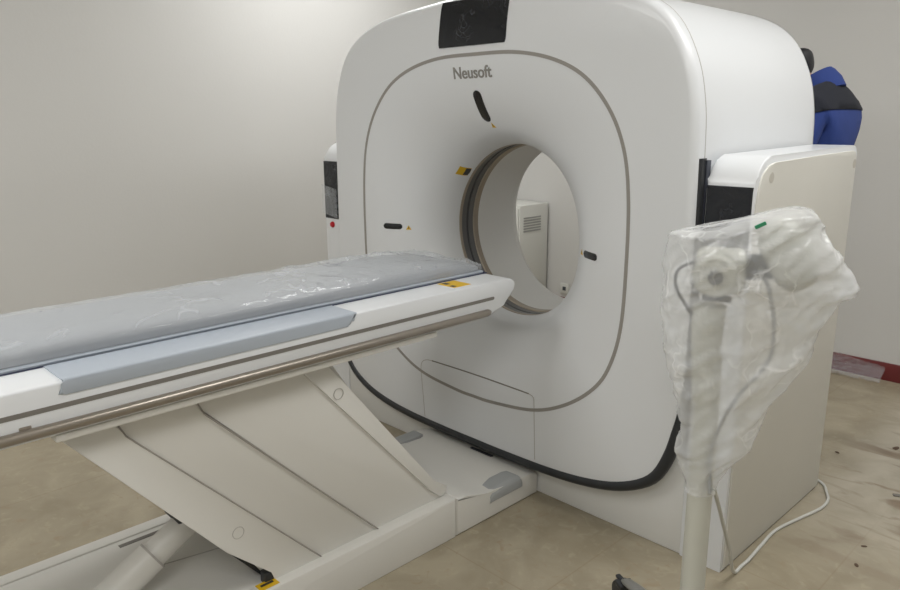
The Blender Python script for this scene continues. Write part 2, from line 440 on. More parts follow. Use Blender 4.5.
def ribbon(name, pts, hw, m, parent=gantry, lift=.0015, nc=5, samp=1):
    """strip lying on the curved front face; pts (x,z), hw half widths"""
    rows = []
    n = len(pts); HW = hw if isinstance(hw, list) else [hw]*n
    for i, (x, z) in enumerate(pts):
        a, b = pts[max(i-1, 0)], pts[min(i+1, n-1)]
        t = Vector((b[0]-a[0], b[1]-a[1])).normalized(); nx, nz = -t.y, t.x
        r = []
        for j in range(nc):
            w = -1+2*j/(nc-1); px, pz = x+nx*HW[i]*w, z+nz*HW[i]*w
            y = surf(px, pz)
            r.append(Vector((px, y-(lift if 0 < j < nc-1 else lift*.6), pz)))
        r = [Vector((r[0].x, r[0].y+.004, r[0].z))]+r+[Vector((r[-1].x, r[-1].y+.004, r[-1].z))]
        rows.append(r)
    return loft(rows, name, m, parent, close=False, angle=60)
def stadium(x0, z0, x1, z1, hw, n=18):
    L = math.hypot(x1-x0, z1-z0); P, H = [], []
    for i in range(n+1):
        s = L*(.5-.5*math.cos(PI*i/n)); P.append((x0+(x1-x0)*s/L, z0+(z1-z0)*s/L))
        e = min(s, L-s); H.append(hw if e >= hw else max(.0006, math.sqrt(max(0, hw*hw-(hw-e)**2))))
    return P, H
for x0, z0, x1, z1, hw in ((CX-.014, 1.553, CX-.008, 1.437, .021), (CX-.575, .985, CX-.492, .985, .0125), (CX+.475, .985, CX+.56, .985, .0125)):
    P, H = stadium(x0, z0, x1, z1, hw); o = ribbon('laser_window', P, H, BLACKGL, lift=.003)
    tag(o, 'small black oval laser window')
# small warning triangles beside the windows
for x, z in ((CX+.002, 1.424), (CX-.468, .981), (CX+.455, .985)):
    P = [(x, z-.009+.019*i/5) for i in range(6)]
    w = ribbon('warning_sign', P, [max(.0005, .010*(1-i/5)) for i in range(6)], YELLOW, lift=.0012)
    P = [(x, z-.005+.009*i/3) for i in range(4)]
    ribbon('exclamation_mark', P, .0016, BLACK, w, lift=.002, nc=3)
# yellow label by the bore lip
th = math.atan2(.235, -.275)
P = []
for k in range(7):
    r = RB+.0006+.017*k/6; P.append((CX+r*math.cos(th), CZ+r*math.sin(th)))
w = ribbon('warning_label', P, .022, YELLOW, lift=.0015, nc=7)
P = [(CX+(RB+.0006+.005*k/3)*math.cos(th), CZ+(RB+.0006+.005*k/3)*math.sin(th)) for k in range(4)]
ribbon('label_print', P, .019, BLACK, w, lift=.0025, nc=5)
# display screen
def rr_poly(x0, x1, z0, z1, r, n=4):
    return arc(x1-r, z1-r, r, 0, 90, n)+arc(x0+r, z1-r, r, 90, 180, n)+arc(x0+r, z0+r, r, 180, 270, n)+arc(x1-r, z0+r, r, 270, 360, n)
P = [(-1.093, 1.714+.168*i/16) for i in range(17)]
ribbon('display_screen', P, [.168, .172]+[.173]*13+[.172, .168], SCREEN, lift=.004, nc=13)
# service hatch line
P = [(-1.37, .16), (-1.382, .28), (-1.392, .375), (-1.385, .41), (-1.36, .424), (-1.327, .427)]
P = [(p.x, p.y) for p in smooth_path([(a, b, 0) for a, b in P], 6)]
h = ribbon('service_hatch_seam', P, .0014, HAIRSEAM, lift=.001, nc=3)
P = [(-1.327+(.545)*i/20, .427-.004*i/20) for i in range(21)]
ribbon('hatch_edge', P, .0024, SEAM, h, lift=.001, nc=3)
P = [(-.782, .423), (-.762, .417), (-.753, .398), (-.748, .3), (-.742, .165)]
P = [(p.x, p.y) for p in smooth_path([(a, b, 0) for a, b in P], 6)]
ribbon('hatch_edge', P, .0014, HAIRSEAM, h, lift=.001, nc=3)
# maker's name
cu = bpy.data.curves.new('logo_text', 'FONT'); cu.body = 'Neusoft'; cu.size = .068; cu.extrude = .0012; cu.offset = .0009
cu.align_x = 'CENTER'
to = bpy.data.objects.new('logo_text', cu); COL.objects.link(to)
bpy.context.view_layer.update()
tm = bpy.data.meshes.new_from_object(to.evaluated_get(bpy.context.evaluated_depsgraph_get()))
V = [v.co.copy() for v in tm.vertices]; F = [tuple(p.vertices) for p in tm.polygons]
bpy.data.objects.remove(to); bpy.data.meshes.remove(tm)
w_ = max(v.x for v in V)-min(v.x for v in V)
k = .197/w_
V = [Vector((-1.09+v.x*k, 0, 1.598+v.y*k*1.0))+Vector((0, v.z, 0)) for v in V]
V = [Vector((v.x, surf(v.x, v.z)-.0012+v.y, v.z)) for v in V]
tag(obj('maker_name', V, F, LOGO, gantry, smooth=False), 'grey lettering reading Neusoft')

# plinth and central body behind the cover
G().box(CX-.93, CX+.93, .004, .84, 0.0, .34, .006).out('plinth', WHITE2, gantry)
# side consoles
def console(s):
    """s=+1 right, -1 left; x measured outwards from shell"""
    def X(u): return CX+s*u
    x0, x1 = sorted((X(.922), X(1.07)))
    prof = [(0, 0), (0, 1.24), (.006, 1.262)]+[(.105+.1*math.cos(math.radians(a)), 1.24+.1*math.sin(math.radians(a))) for a in (168, 156, 144, 132, 120, 108, 96, 90)]+[(.5, 1.346), (.80, 1.351)]+[(.805+.035*math.cos(math.radians(a)), 1.316+.035*math.sin(math.radians(a))) for a in (70, 45, 20, 0)]+[(.84, 0)]
    c = G().prism(prof, 0, x0, x1, bev=.005, seg=3).out('side_console', WHITE, gantry)
    if s < 0: tag(c, 'narrow white control console at the left flank')
    else: tag(c, 'white control console at the right flank')
    # cream side panel
    pp = [(.012, .012), (.012, 1.20), (.02, 1.25), (.04, 1.288), (.075, 1.312), (.12, 1.319), (.5, 1.328), (.79, 1.333), (.812, 1.327), (.826, 1.31), (.828, .012)]
    xa, xb = (X(1.067), X(1.075)) if s > 0 else (X(1.075), X(1.067))
    sp = G().prism(pp, 0, xa, xb, bev=.003, seg=2).out('side_panel', BEIGE, c)
    for y, z in ((.098, 1.276), (.808, 1.288)):
        pass
    # control panel
    poly = [(X(1.066), .975), (X(1.066), 1.252), (X(.926), 1.252), (X(.926), .975)]
    if s < 0: poly = poly[::-1]
    cp = G().prism(poly, 1, -.004, .01, bev=.002, seg=1).out('control_panel', SCREEN, c)
    for i in range(3):
        G().box(*sorted((X(.955), X(.985))), -.0055, -.0035, 1.0+.03*i, 1.018+.03*i, .0008, 1).out('button', POLED, cp)
    G().lathe([(.013, 0), (.015, .002), (.015, .006), (.011, .012), (.0005, .014)], (X(1.01), .001, .945), (0, -1, 0), 20).out('emergency_button', RED, c)
    return c, X
cr, XRf = console(1)
cl, XLf = console(-1)
DIMP = mat('dimple_shade', hexc(196, 192, 182), .6)
for y, z in ((.098, 1.276), (.808, 1.286)):
    G().lathe([(.016, 0), (.016, .0012), (.012, .0016), (.0005, .0008)], (.0045, y, z), (1, 0, 0), 24).out('panel_dimple', DIMP, cr)  # shallow dimples as flat discs, their shade put into a darker colour
# clear tape over the left controls
tp = G(); V = []; F = []
for i in range(13):
    for j in range(13):
        V.append((-2.150+.12*j/12, -.010-.004*noise.noise(Vector((i*.5, j*.5, 3))), 1.0+.14*i/12-.02*j/12))
for i in range(12):
    for j in range(12): F.append((i*13+j, i*13+j+1, (i+1)*13+j+1, (i+1)*13+j))
tape = obj('tape', V, F, FILM2); tag(tape, 'strip of clear tape stuck over the black controls of the left console', 'tape')

# ------------------------------------------------------------------ patient table
XT = -.74; XTL = 2*CX-XT
table = empty('patient_table', (CX, -1.1, 0))
tag(table, 'long white patient table on a slanting lift reaching into the scanner bore', 'patient table')
# floor base
BX0, BX1 = -1.38, -.76
YE = -2.75
base = G().box(BX0+.04, BX1-.04, YE, -.44, 0, .146, .004).out('base', BASEW, table)
for a, b in ((BX1-.052, BX1), (BX0, BX0+.052)):
    G().prism([(YE, .0), (-.462, 0), (-.462, .150), (-.47, .152), (YE, .152)], 0, a, b, bev=.006, seg=2).out('base_rail', BASEW, base)
prof = [(-.459, 0), (-.003, 0), (-.003, .078), (-.012, .090), (-.05, .098), (-.15, .103), (-.25, .106), (-.31, .112), (-.36, .126), (-.41, .142), (-.455, .150), (-.459, .148)]
fb = G().prism(prof, 0, BX0, BX1, bev=.012, seg=3).out('base_end_cover', BASEW, table)
# grey caps let into the end cover
def cap_poly(s):
    xs = [BX1+.001, BX1-.055, BX1-.072, BX1-.068, BX1-.02, BX1+.001]
    return xs
for side in (1, -1):
    X = lambda u: (BX1-u) if side > 0 else (BX0+u)
    g = G(); rows = []
    for y in (-.285, -.28, -.272, -.25, -.21, -.17, -.14, -.12, -.108, -.104):
        e = max(0, min(1, min(y+.285, -.104-y)/.016)); e = e**.5
        zt = .1045+.004*(1 if y > -.24 else 0)*1.0+.004*e-.010*(1-e)
        zt = max(zt, .103) if e > .3 else zt
        w = .055+.022*max(0, min(1, (y+.285)/.06))*min(1, (-.10-y)/.03)
        rows.append([Vector((X(w), y, zt-.012)), Vector((X(w-.004), y, zt)), Vector((X(.02), y, zt+.001)), Vector((X(.009), y, zt-.001)), Vector((X(.0), y, zt-.008)), Vector((X(-.0035), y, zt-.018)), Vector((X(-.0035), y, .066)), Vector((X(.006), y, .060))])
    o = loft(rows, 'corner_cap', GREYPAD, fb, close=False)
# dark gap slot next to the gantry
G().box(-1.09, -.97, -.052, -.036, .092, .1005, .001, 1).out('cable_slot', BLACK, fb)
# tray details: actuator well lines, slot, label
G().box(-1.305, -1.30+.012, -1.42, -1.27, .1455, .1475, .0005, 1).out('tray_slot', SEAM, base)
G().tube([(-1.13, -1.47, .146), (-1.06, -1.16, .146)], .002, 6).out('tray_seam', HAIRSEAM, base)
yl = G().box(-.808, -.772, -1.225, -1.165, .1515, .1530).out('warning_label', YELLOW, base)
G().box(-.798, -.788, -1.215, -1.175, .1528, .1534).out('label_print', BLACK, yl)

# slanting lift arm
lift = G()
def para(y0, y1, y2, y3, zt=.775, zb=.115, kick=0):
    """top from y0..y1 , bottom y2..y3"""
    return [(y0, zt), (y1, zt), (y3, zb), (y2, zb)]
TOPZ = .80
core = G().prism(para(-1.60, -.95, -1.145, -.485, TOPZ, .10), 0, -1.31, -.83, bev=.01, seg=2).out('lift_arm', BASEW, table)
def plate(xo, th_, poly, nm='lift_side_plate', m=BASEW):
    for sx in (1, -1):
        a, b = (xo-th_, xo) if sx > 0 else (2*CX-xo, 2*CX-xo+th_)
        g = G().prism(poly, 0, a, b, bev=.0015, seg=2)
        g.out(nm, m, core)
# slope dy/dz of the arm
def ln(yt, yb, z): return yt+(yb-yt)*(.73-z)/(.73-.16)
Z1, Z0 = .795, .12
plate(-.806, .02, [(ln(-1.345, -.79, Z1), Z1), (ln(-.93, -.475, Z1), Z1), (ln(-.93, -.475, .22), .22), (-.475, .17), (-.478, Z0), (ln(-1.345, -.79, Z0), Z0)])
plate(-.802, .022, [(ln(-1.57, -1.04, Z1), Z1), (-1.358, Z1), (-1.358, .745), (ln(-1.35, -.79, .715), .715), (ln(-1.35, -.79, Z0), Z0), (ln(-1.57, -1.04, Z0), Z0)])
plate(-.797, .024, [(ln(-1.66, -1.19, Z1), Z1), (-1.556, Z1), (-1.556, .745), (ln(-1.548, -1.012, .715), .715), (ln(-1.548, -1.012, Z0), Z0), (-1.155, Z0), (-1.175, .18), (ln(-1.66, -1.19, .3), .3)])
plate(-.799, .02, [(-1.075, Z1), (ln(-.93, -.475, Z1), Z1), (ln(-.93, -.475, .23), .23), (-.468, .19), (-.475, .165), (-.50, .158), (ln(-1.045, -.51, .2), .2)], 'pivot_arm_cover')
# grey seam lines between the lapped plates
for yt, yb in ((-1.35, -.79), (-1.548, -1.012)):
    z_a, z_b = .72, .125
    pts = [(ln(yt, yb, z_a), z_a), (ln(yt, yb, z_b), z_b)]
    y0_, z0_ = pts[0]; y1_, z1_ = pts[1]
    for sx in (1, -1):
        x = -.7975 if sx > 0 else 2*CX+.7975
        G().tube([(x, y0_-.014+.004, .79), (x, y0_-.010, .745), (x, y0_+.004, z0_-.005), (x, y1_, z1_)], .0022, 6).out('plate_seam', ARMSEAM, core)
for y, z in ((-.916, .655), (-1.268, .345)):
    for sx in (1, -1):
        x = -.797 if sx > 0 else 2*CX+.797
        g = G(); ringp = [(x, y+.017*math.cos(a*PI/12), z+.017*math.sin(a*PI/12)) for a in range(25)]
        g.tube(ringp, .0012, 6).out('pivot_cap', HAIRSEAM, core)
# dark underside edge of the arm
G().prism([(-1.405, .42), (-1.385, .43), (-1.165, .155), (-1.17, .135)], 0, -.90, -.835).out('arm_seal', BLACK, core)
G().box(-.83, -.80, -1.195, -1.165, .125, .18, .004).out('hinge_bracket', BLACK, core)
# actuator
act = G().tube([(-1.0, -1.80, .05), (-1.0, -1.43, .255)], .046, 24).out('actuator', BASEW, table)
G().tube([(-1.0, -1.432, .254), (-1.0, -1.427, .257)], .0465, 24).out('collar', HAIRSEAM, act)
G().tube([(-1.0, -1.43, .255), (-1.0, -1.20, .385)], .040, 24).out('actuator_rod', BASEW, act)
G().box(-1.07, -.97, -1.36, -1.27, .33, .39, .01).out('clevis', BLACK, act)

# table top body (side view profile, extruded across)
prof = [(YE, .784), (-.335, .784), (-.305, .790), (-.245, .817), (-.205, .842), (-.187, .862), (-.181, .880), (-.184, .893), (-.196, .902), (-.22, .906), (YE, .906)]
body = G().prism(prof, 0, XTL, XT, bev=.012, seg=4).out('table_body', WHITE, table)
for sx in (1, -1):
    q = lambda x: x if sx > 0 else 2*CX-x
    def bx(a, b): return sorted((q(a), q(b)))
    # grey slot along the side
    P = [(YE, .8455), (-.30, .8455)]+arc(-.30, .851, .0055, -90, 90, 6)+[(YE, .8565)]
    G().prism(P, 0, *bx(XT-.004, XT+.0012)).out('side_slot', SEAM, body)
    # steel rail low on the side
    pts = [(q(XT+.004), YE, .806), (q(XT+.004), -.335, .806), (q(XT+.003), -.325, .806), (q(XT+.0), -.315, .806)]
    g = G().tube(pts, [.0125, .0125, .0105, .006], 16)
    g.out('steel_rail', METAL, table)
    # lower lip
    G().box(*bx(XT-.05, XT-.002), -1.70, -.56, .768, .786, .004).out('under_channel', BASEW, table)
    # blue-grey arm rest along the top edge
    P = [(-1.685, .8755), (-1.67, .8745), (-.925, .8745)]+arc(-.915, .8895, .015, -90, 0, 6)+[(-.880, .908), (-.885, .9105), (-1.675, .9105), (-1.67, .9)]
    a, b = bx(XT-.124, XT+.003)
    G().prism(P, 0, a, b, bev=.006, seg=3).out('arm_rest', BLUEGREY, table)
# body edge dip line below the arm rest (fine bright lip)
# moving cradle
cr_prof = [(CX-.2, .905), (CX-.205, .914), (CX-.2, .918), (CX+.2, .918), (CX+.205, .914), (CX+.2, .905)]
cradle = G().prism(cr_prof, 1, YE, -.215, bev=.002, seg=1).out('cradle', BLUEGREY, table)
for a, b in ((-.872, -.864), (2*CX+.864, 2*CX+.872)):
    G().box(a, b, YE, -.197, .9055, .9085).out('rail_gap', NAVY, table)
G().box(CX-.2, CX+.2, -.2155, -.205, .9055, .914, .001, 1).out('cradle_end', NAVY, table)
w = G().box(-.858, -.775, -.452, -.372, .9055, .9068).out('warning_label', YELLOW, table)
G().box(-.85, -.825, -.440, -.420, .9066, .9072).out('label_print', BLACK, w)
G().box(-.805, -.785, -.447, -.43, .9066, .9072).out('label_print', BLACK, w)
for x, y, z in ((XT-.004, -1.755, .822),):
    G().box(x-.004, x+.007, y-.012, y+.012, z-.008, z+.003, .002).out('rail_latch', METAL, body)

# mattress
V, F = [], []
def mat_row(y, s, n=28, up=0.):
    r = []
    hw = .196; h = .034
    for k in range(n+1):
        a = PI*k/n
        c, sn = math.cos(a), math.sin(a)
        x = CX+hw*s*math.copysign(abs(c)**.35, c); z = .919+h*s*(abs(sn)**.42)+up
        r.append(Vector((x, y, z)))
    return r
rows = []
ys = [YE+(2.75-.27)*i/60 for i in range(61)]
for y in ys: rows.append([Vector((p.x, p.y, .919+(p.z-.919)*(1-.35*max(0, min(1, (y+.42)/.15))))) for p in mat_row(y, 1)])
lastrow = rows[-1]
for k in range(1, 9):
    a = PI/2*k/8; s = max(.05, math.cos(a)**.35 if k < 8 else .05); r = [Vector((p.x, -.27+.055*math.sin(a), p.z)) for p in lastrow]
    rr = []
    for p in r: rr.append(Vector((CX+(p.x-CX)*(.75+.25*s), p.y, .919+(p.z-.919)*s)))
    rows.append(rr)
mt = loft(rows, 'mattress', MATTR, None, close=True)
tag(mt, 'long grey vinyl mattress lying on the patient table under clear plastic', 'mattress')
# creased clear sheet over the mattress
rows = []
NY, NX = 260, 46
for i in range(NY+1):
    y = YE+(2.75-.20)*i/NY
    endf = max(0, min(1, (-.20-y)/.07)); endf = math.sqrt(max(0, 1-(1-endf)**2))
    r = []
    for j in range(NX+1):
        a = PI*j/NX; c, sn = math.cos(a), math.sin(a)
        taper = 1-.10*(1-endf)
        x = CX+.2005*taper*math.copysign(abs(c)**.38, c)
        z = .9195+(.042)*(abs(sn)**.4)*(.25+.75*endf)*(1-.30*max(0, min(1, (y+.42)/.15)))
        q = Vector((x*5, y*2.2, 1))
        n1 = 1-abs(noise.noise(Vector((x*9+y*5, y*6-x*3, 2.))))*2
        n2 = 1-abs(noise.noise(Vector((x*16-y*6, y*18, 7.))))*2
        am = .4+1.1*max(0, min(1, (y+1.2)/.5))
        z += (max(0, n1)**3*.005+max(0, n2)**3*.0035)*abs(sn)**.3*am
        x += .002*noise.noise(q*4)
        r.append(Vector((x, y, z)))
    rows.append(r)
sh = loft(rows, 'plastic_sheet', FILM2, None, close=False, angle=80)
tag(sh, 'creased clear plastic sheet wrapped over the grey mattress', 'plastic sheet')

# ------------------------------------------------------------------ injector stand
STX, STY, SAZ = .148, -.503, math.radians(25.5)
st = empty('injector_stand', (STX, STY, 0), SAZ)
tag(st, 'contrast injector on a wheeled putty-grey pole stand, its head inside a plastic bag', 'injector stand')
G().tube([(0, 0, .10), (0, 0, .60), (0, 0, .78), (0, 0, .90)], [.030, .030, .028, .026], 32).out('pole', POLE, st, local=True)
G().lathe([(.03, .0), (.05, .004), (.055, .03), (.045, .06), (.032, .09)], (0, 0, .07), n=32).out('hub', POLE, st, local=True)
def leg(a):
    d = Vector((math.cos(a), math.sin(a), 0)); s_ = Vector((-math.sin(a), math.cos(a), 0))
    rows = []
    for t, z, w, h in ((.03, .105, .026, .022), (.08, .108, .026, .020), (.17, .103, .023, .016), (.26, .09, .020, .013), (.31, .08, .017, .010), (.33, .074, .009, .005)):
        c = d*t+Vector((0, 0, z))
        rows.append([c+s_*(w*math.cos(PI*2*k/12))+Vector((0, 0, h*math.sin(PI*2*k/12))) for k in range(12)])
    V = [p for r in rows for p in r]; F = []
    for i in range(len(rows)-1):
        for k in range(12): F.append((i*12+k, i*12+(k+1) % 12, (i+1)*12+(k+1) % 12, (i+1)*12+k))
    F.append(tuple(range(12))); F.append(tuple(60+k for k in range(12)))
    lg = obj('leg', V, F, SILVER, st, local=True)
    c = d*.318
    cg = G()
    cg.lathe([(.012, -.022), (.033, -.020), (.036, -.014), (.036, -.006), (.02, -.004), (.02, .004), (.036, .006), (.036, .014), (.033, .020), (.012, .022)], c+Vector((0, 0, .036))+d*.012, s_, 24)
    cg.tube([c+Vector((0, 0, .04)), c+Vector((0, 0, .082))], .009, 10)
    cg.box(-.017, .017, -.026, .026, .058, .074, .004, 2, Matrix.Translation(c)@Matrix.Rotation(a, 4, 'Z'))
    cg.box(.02, .048, -.008, .008, .062, .072, .003, 2, Matrix.Translation(c)@Matrix.Rotation(a, 4, 'Z'))
    obj('castor', cg.V, cg.F, BLACK, lg, local=True)
A0 = math.atan2(-.341+.503, -.163-.148)-SAZ
for k in range(5): leg(A0+k*2*PI/5)
# head assembly (local x right, y away)
hd = G()
hd.tube([(-.011, 0, .78), (-.013, 0, .95), (-.012, 0, 1.02)], [.024, .036, .038], 32).out('upper_column', POLE, st, local=True)
jt = G().box(-.05, .062, -.045, .045, 1.055, 1.155, .02, 4).out('joint_block', POLE, st, local=True)
G().lathe([(.05, 0), (.05, .02), (.042, .035), (.0005, .036)], (-.004, -.03, 1.1), (0, -1, 0), 32).out('joint_cap', POLE, jt, local=True)
G().lathe([(.015, 0), (.016, .01), (.013, .016), (.0005, .017)], (-.004, -.062, 1.1), (0, -1, 0), 24).out('knob', POLED, jt, local=True)
G().box(-.03, .034, -.05, -.03, 1.04, 1.053, .004, 2).out('lock_lever', POLED, jt, local=True)
Mh = Matrix.Translation((.145, 0, 1.15))@Matrix.Rotation(math.radians(-28), 4, 'Y')
bm = bmesh.new(); bmesh.ops.create_uvsphere(bm, u_segments=32, v_segments=20, radius=1)
for v in bm.verts:
    p = v.co; p = Vector([math.copysign(abs(c)**.75, c) for c in p]); v.co = Vector((p.x*.052, p.y*.06, p.z*.085))
bm.transform(Mh); G().bmadd(bm).out('injector_head', POLE, st, local=True)
G().lathe([(.028, 0), (.03, .01), (.03, .05), (.022, .06)], (.06, 0, 1.115), (.9, 0, .1), 24).out('swivel_joint', POLED, st, local=True)
G().box(.07, .09, -.05, -.02, 1.10, 1.14, .005, 2, Matrix.Translation((0, 0, 0))).out('syringe_clip', POLED, st, local=True)
G().tube(smooth_path([(.10, -.03, 1.10), (.115, -.03, 1.06), (.13, -.03, .98), (.122, -.03, .9), (.06, -.03, .80), (.02, -.035, .68), (.022, -.04, .56)]), .0045, 8).out('head_cable', GREYPAD, st, local=True)
G().tube(smooth_path([(-.055, 0, 1.12), (-.088, 0, 1.10), (-.09, -.01, 1.06), (-.06, -.01, 1.01), (-.04, 0, .98)]), .004, 8).out('hook', POLED, st, local=True)

# plastic bag over the injector head: local frame of the stand
rowsD = [(1.252, 1.254, .128, .168, .03), (1.245, 1.250, .10, .181, .06), (1.236, 1.243, .066, .192, .085), (1.216, 1.232, .0, .20, .10), (1.200, 1.218, -.07, .207, .11), (1.189, 1.204, -.106, .213, .115), (1.17, 1.188, -.108, .225, .12), (1.146, 1.165, -.112, .24, .125),
 (1.12, 1.142, -.115, .254, .125), (1.097, 1.122, -.116, .268, .125), (1.072, 1.10, -.12, .284, .12), (1.055, 1.084, -.122, .292, .115), (1.04, 1.07, -.123, .285, .112), (1.023, 1.056, -.122, .257, .11), (.99, 1.02, -.116, .237, .11), (.949, .981, -.109, .222, .105), (.91, .945, -.103, .216, .10),
 (.874, .908, -.098, .21, .095), (.835, .87, -.09, .185, .09), (.798, .829, -.083, .158, .085), (.76, .79, -.067, .14, .075), (.724, .749, -.053, .125, .065), (.68, .705, -.052, .11, .058), (.643, .667, -.057, .097, .052), (.615, .635, -.052, .08, .046), (.591, .609, -.044, .062, .042), (.567, .58, -.036, .045, .038), (.549, .556, -.034, .036, .036), (.540, .545, -.036, .037, .037)]
# resample
RS = []
for i in range(len(rowsD)-1):
    for k in range(4):
        t = k/4; RS.append([a*(1-t)+b*t for a, b in zip(rowsD[i], rowsD[i+1])])
RS.append(list(rowsD[-1]))
NB = 112
rows = []
for i, (zl, zr, ul, ur, dv) in enumerate(RS):
    r = []
    for k in range(NB):
        a = 2*PI*k/NB; c, s_ = math.cos(a), math.sin(a)
        uc, hu = (ul+ur)/2, (ur-ul)/2
        e = .8 if zl > .62 else 1.0
        u = uc+hu*math.copysign(abs(c)**e, c); v = dv*math.copysign(abs(s_)**e, s_)*(1-.25*max(0, c))
        z = zl+(zr-zl)*((u-ul)/max(1e-4, ur-ul))
        # diagonal creases
        d1 = u*.75+z*.66; d2 = -u*.66+z*.75
        f1 = 1-abs(noise.noise(Vector((d2*17, d1*3.2, v*9))))*2.2
        f2 = 1-abs(noise.noise(Vector((d2*34+9, d1*9, v*16))))*2.2
        f3 = noise.noise(Vector((u*9, v*9, z*9+4)))
        am = .010*f3+.010*max(0, f1)**2-.004+.006*max(0, f2)**2
        am *= min(1, max(.12, (z-.54)/.10))
        if zl > 1.2: am *= .5
        n_ = Vector((c, s_, 0))
        r.append(Vector((u+n_.x*am*.8, v+n_.y*am*1.5, z+.006*f3)))
    rows.append(r)
V = [p for r in rows for p in r]; F = []
for i in range(len(rows)-1):
    for j in range(NB): F.append((i*NB+j, i*NB+(j+1) % NB, (i+1)*NB+(j+1) % NB, (i+1)*NB+j))
F.append(tuple(range(NB)))
Mb = Matrix.Translation((STX, STY, 0))@Matrix.Rotation(SAZ, 4, 'Z')
bag = empty('plastic_bag', (STX, STY, .54), SAZ)
tag(bag, 'crumpled translucent plastic bag pulled over the injector head and tied round its pole', 'plastic bag')
V = [v-Vector((0, 0, .54)) for v in V]
obj('film', V, F, FILM, bag, local=True, angle=80)
GREEN = mat('green_print', hexc(50, 140, 100), .5)
G().box(-.012, .012, -.002, .002, -.004, .004, .001, 1, Matrix.Translation((.078, -.098, .686))@Matrix.Rotation(-.5, 4, 'Y')).out('green_mark', GREEN, bag, local=True)

# white cable from the stand round the console foot
R_ = Vector((math.cos(SAZ), math.sin(SAZ), 0))
def L2W(u, v, z): return Mb@Vector((u, v, z))
pts = [L2W(.030, -.036, .56), (.170, -.475, .545), (.150, -.40, .47), (.122, -.30, .366), (.095, -.20, .26), (.067, -.10, .155), (.046, -.02, .05), (.037, .03, .007), (.035, .075, .006), (.036, .127, .006), (.029, .244, .006), (.024, .378, .006), (.053, .526, .006), (.080, .653, .006), (.077, .736, .006), (.05, .80, .006), (.015, .86, .006), (-.05, .90, .006)]
cb = G().tube(smooth_path(pts, 10), .0055, 10).out('power_cable', CABLE)
tag(cb, 'white cable hanging from the bagged stand and looping over the floor beside the console', 'cable')

# ------------------------------------------------------------------ things at the back
cab = empty('equipment_cabinet', (-2.85, 2.25, 0))
tag(cab, 'pale grey metal cabinet against the back wall seen through the scanner bore', 'cabinet')
G().box(-3.2, -2.62, 2.06, 2.39, 0, .82, .006).out('body', CABIN, cab)
G().box(-3.19, -2.63, 2.045, 2.062, .04, .80, .003).out('door', CABIN, cab)
vg = G()
for i in range(7): vg.box(-2.83, -2.68, 2.040, 2.046, .64+.014*i, .648+.014*i)
vg.box(-2.84, -2.67, 2.042, 2.0455, .63, .745)
vg.out('vent', VENT, cab, smooth=False)
vs = G()
for i in range(6): vs.box(-2.6215, -2.616, 2.10, 2.30, .62+.02*i, .63+.02*i)
vs.out('side_vent', VENT, cab, smooth=False)
so = empty('wall_socket', (-2.45, 2.405, .17)); tag(so, 'small dark socket low on the back wall seen through the bore', 'socket')
G().box(-2.49, -2.41, 2.398, 2.409, .13, .21, .003).out('plate', CABIN, so)
G().box(-2.465, -2.435, 2.395, 2.399, .155, .185, .002).out('outlet', POLED, so)

# crumpled clear film lying against the skirting
V, F = [], []
for i in range(17):
    for j in range(41):
        u, w = j/40, i/16
        x = -.50+.30*u+.01*noise.noise(Vector((i*.3, j*.3, 0)))
        y = 2.388-.09*(1-w)**2-.03*abs(noise.noise(Vector((i*.35, j*.3, 5))))
        z = .008+.10*w*(1-.3*u)+.02*abs(noise.noise(Vector((i*.4, j*.35, 8))))
        V.append((x, y, z))
for i in range(16):
    for j in range(40): F.append((i*41+j, i*41+j+1, (i+1)*41+j+1, (i+1)*41+j))
tag(obj('plastic_wrap', V, F, FILM2, angle=80), 'scrap of clear plastic wrap leaning on the dark red skirting', 'plastic wrap')
# debris
g = G().box(-.035, .035, -.009, .009, 0, .006, .002, 1, Matrix.Translation((.27, .985, 0))@Matrix.Rotation(.5, 4, 'Z'))
tag(g.out('metal_offcut', SEAM), 'small flat dark grey offcut lying on the floor at the right edge', 'offcut')
DEB = mat('brown_crumb', hexc(92, 74, 60), .8)
for i, (x, y, s_) in enumerate(((.20, 1.32, .012), (.12, 1.45, .016), (-.05, 1.22, .010), (.28, .50, .008), (.30, .36, .009), (.10, 1.72, .018))):
    bm = bmesh.new(); s_ *= .7; bmesh.ops.create_icosphere(bm, subdivisions=2, radius=s_)
    for v in bm.verts: v.co *= 1+.35*noise.noise(v.co*90+Vector((i, 0, 0))); v.co.z = max(0, v.co.z*.35+s_*.25)
    for v in bm.verts: v.co.x *= 1.8
    bm.transform(Matrix.Translation((x, y, 0))@Matrix.Rotation(i*1.3, 4, 'Z'))
    o = G().bmadd(bm).out('debris_crumb', DEB)
    tag(o, 'small brown crumb of debris on the stained floor right of the scanner', 'debris', 'debris crumbs on the floor')

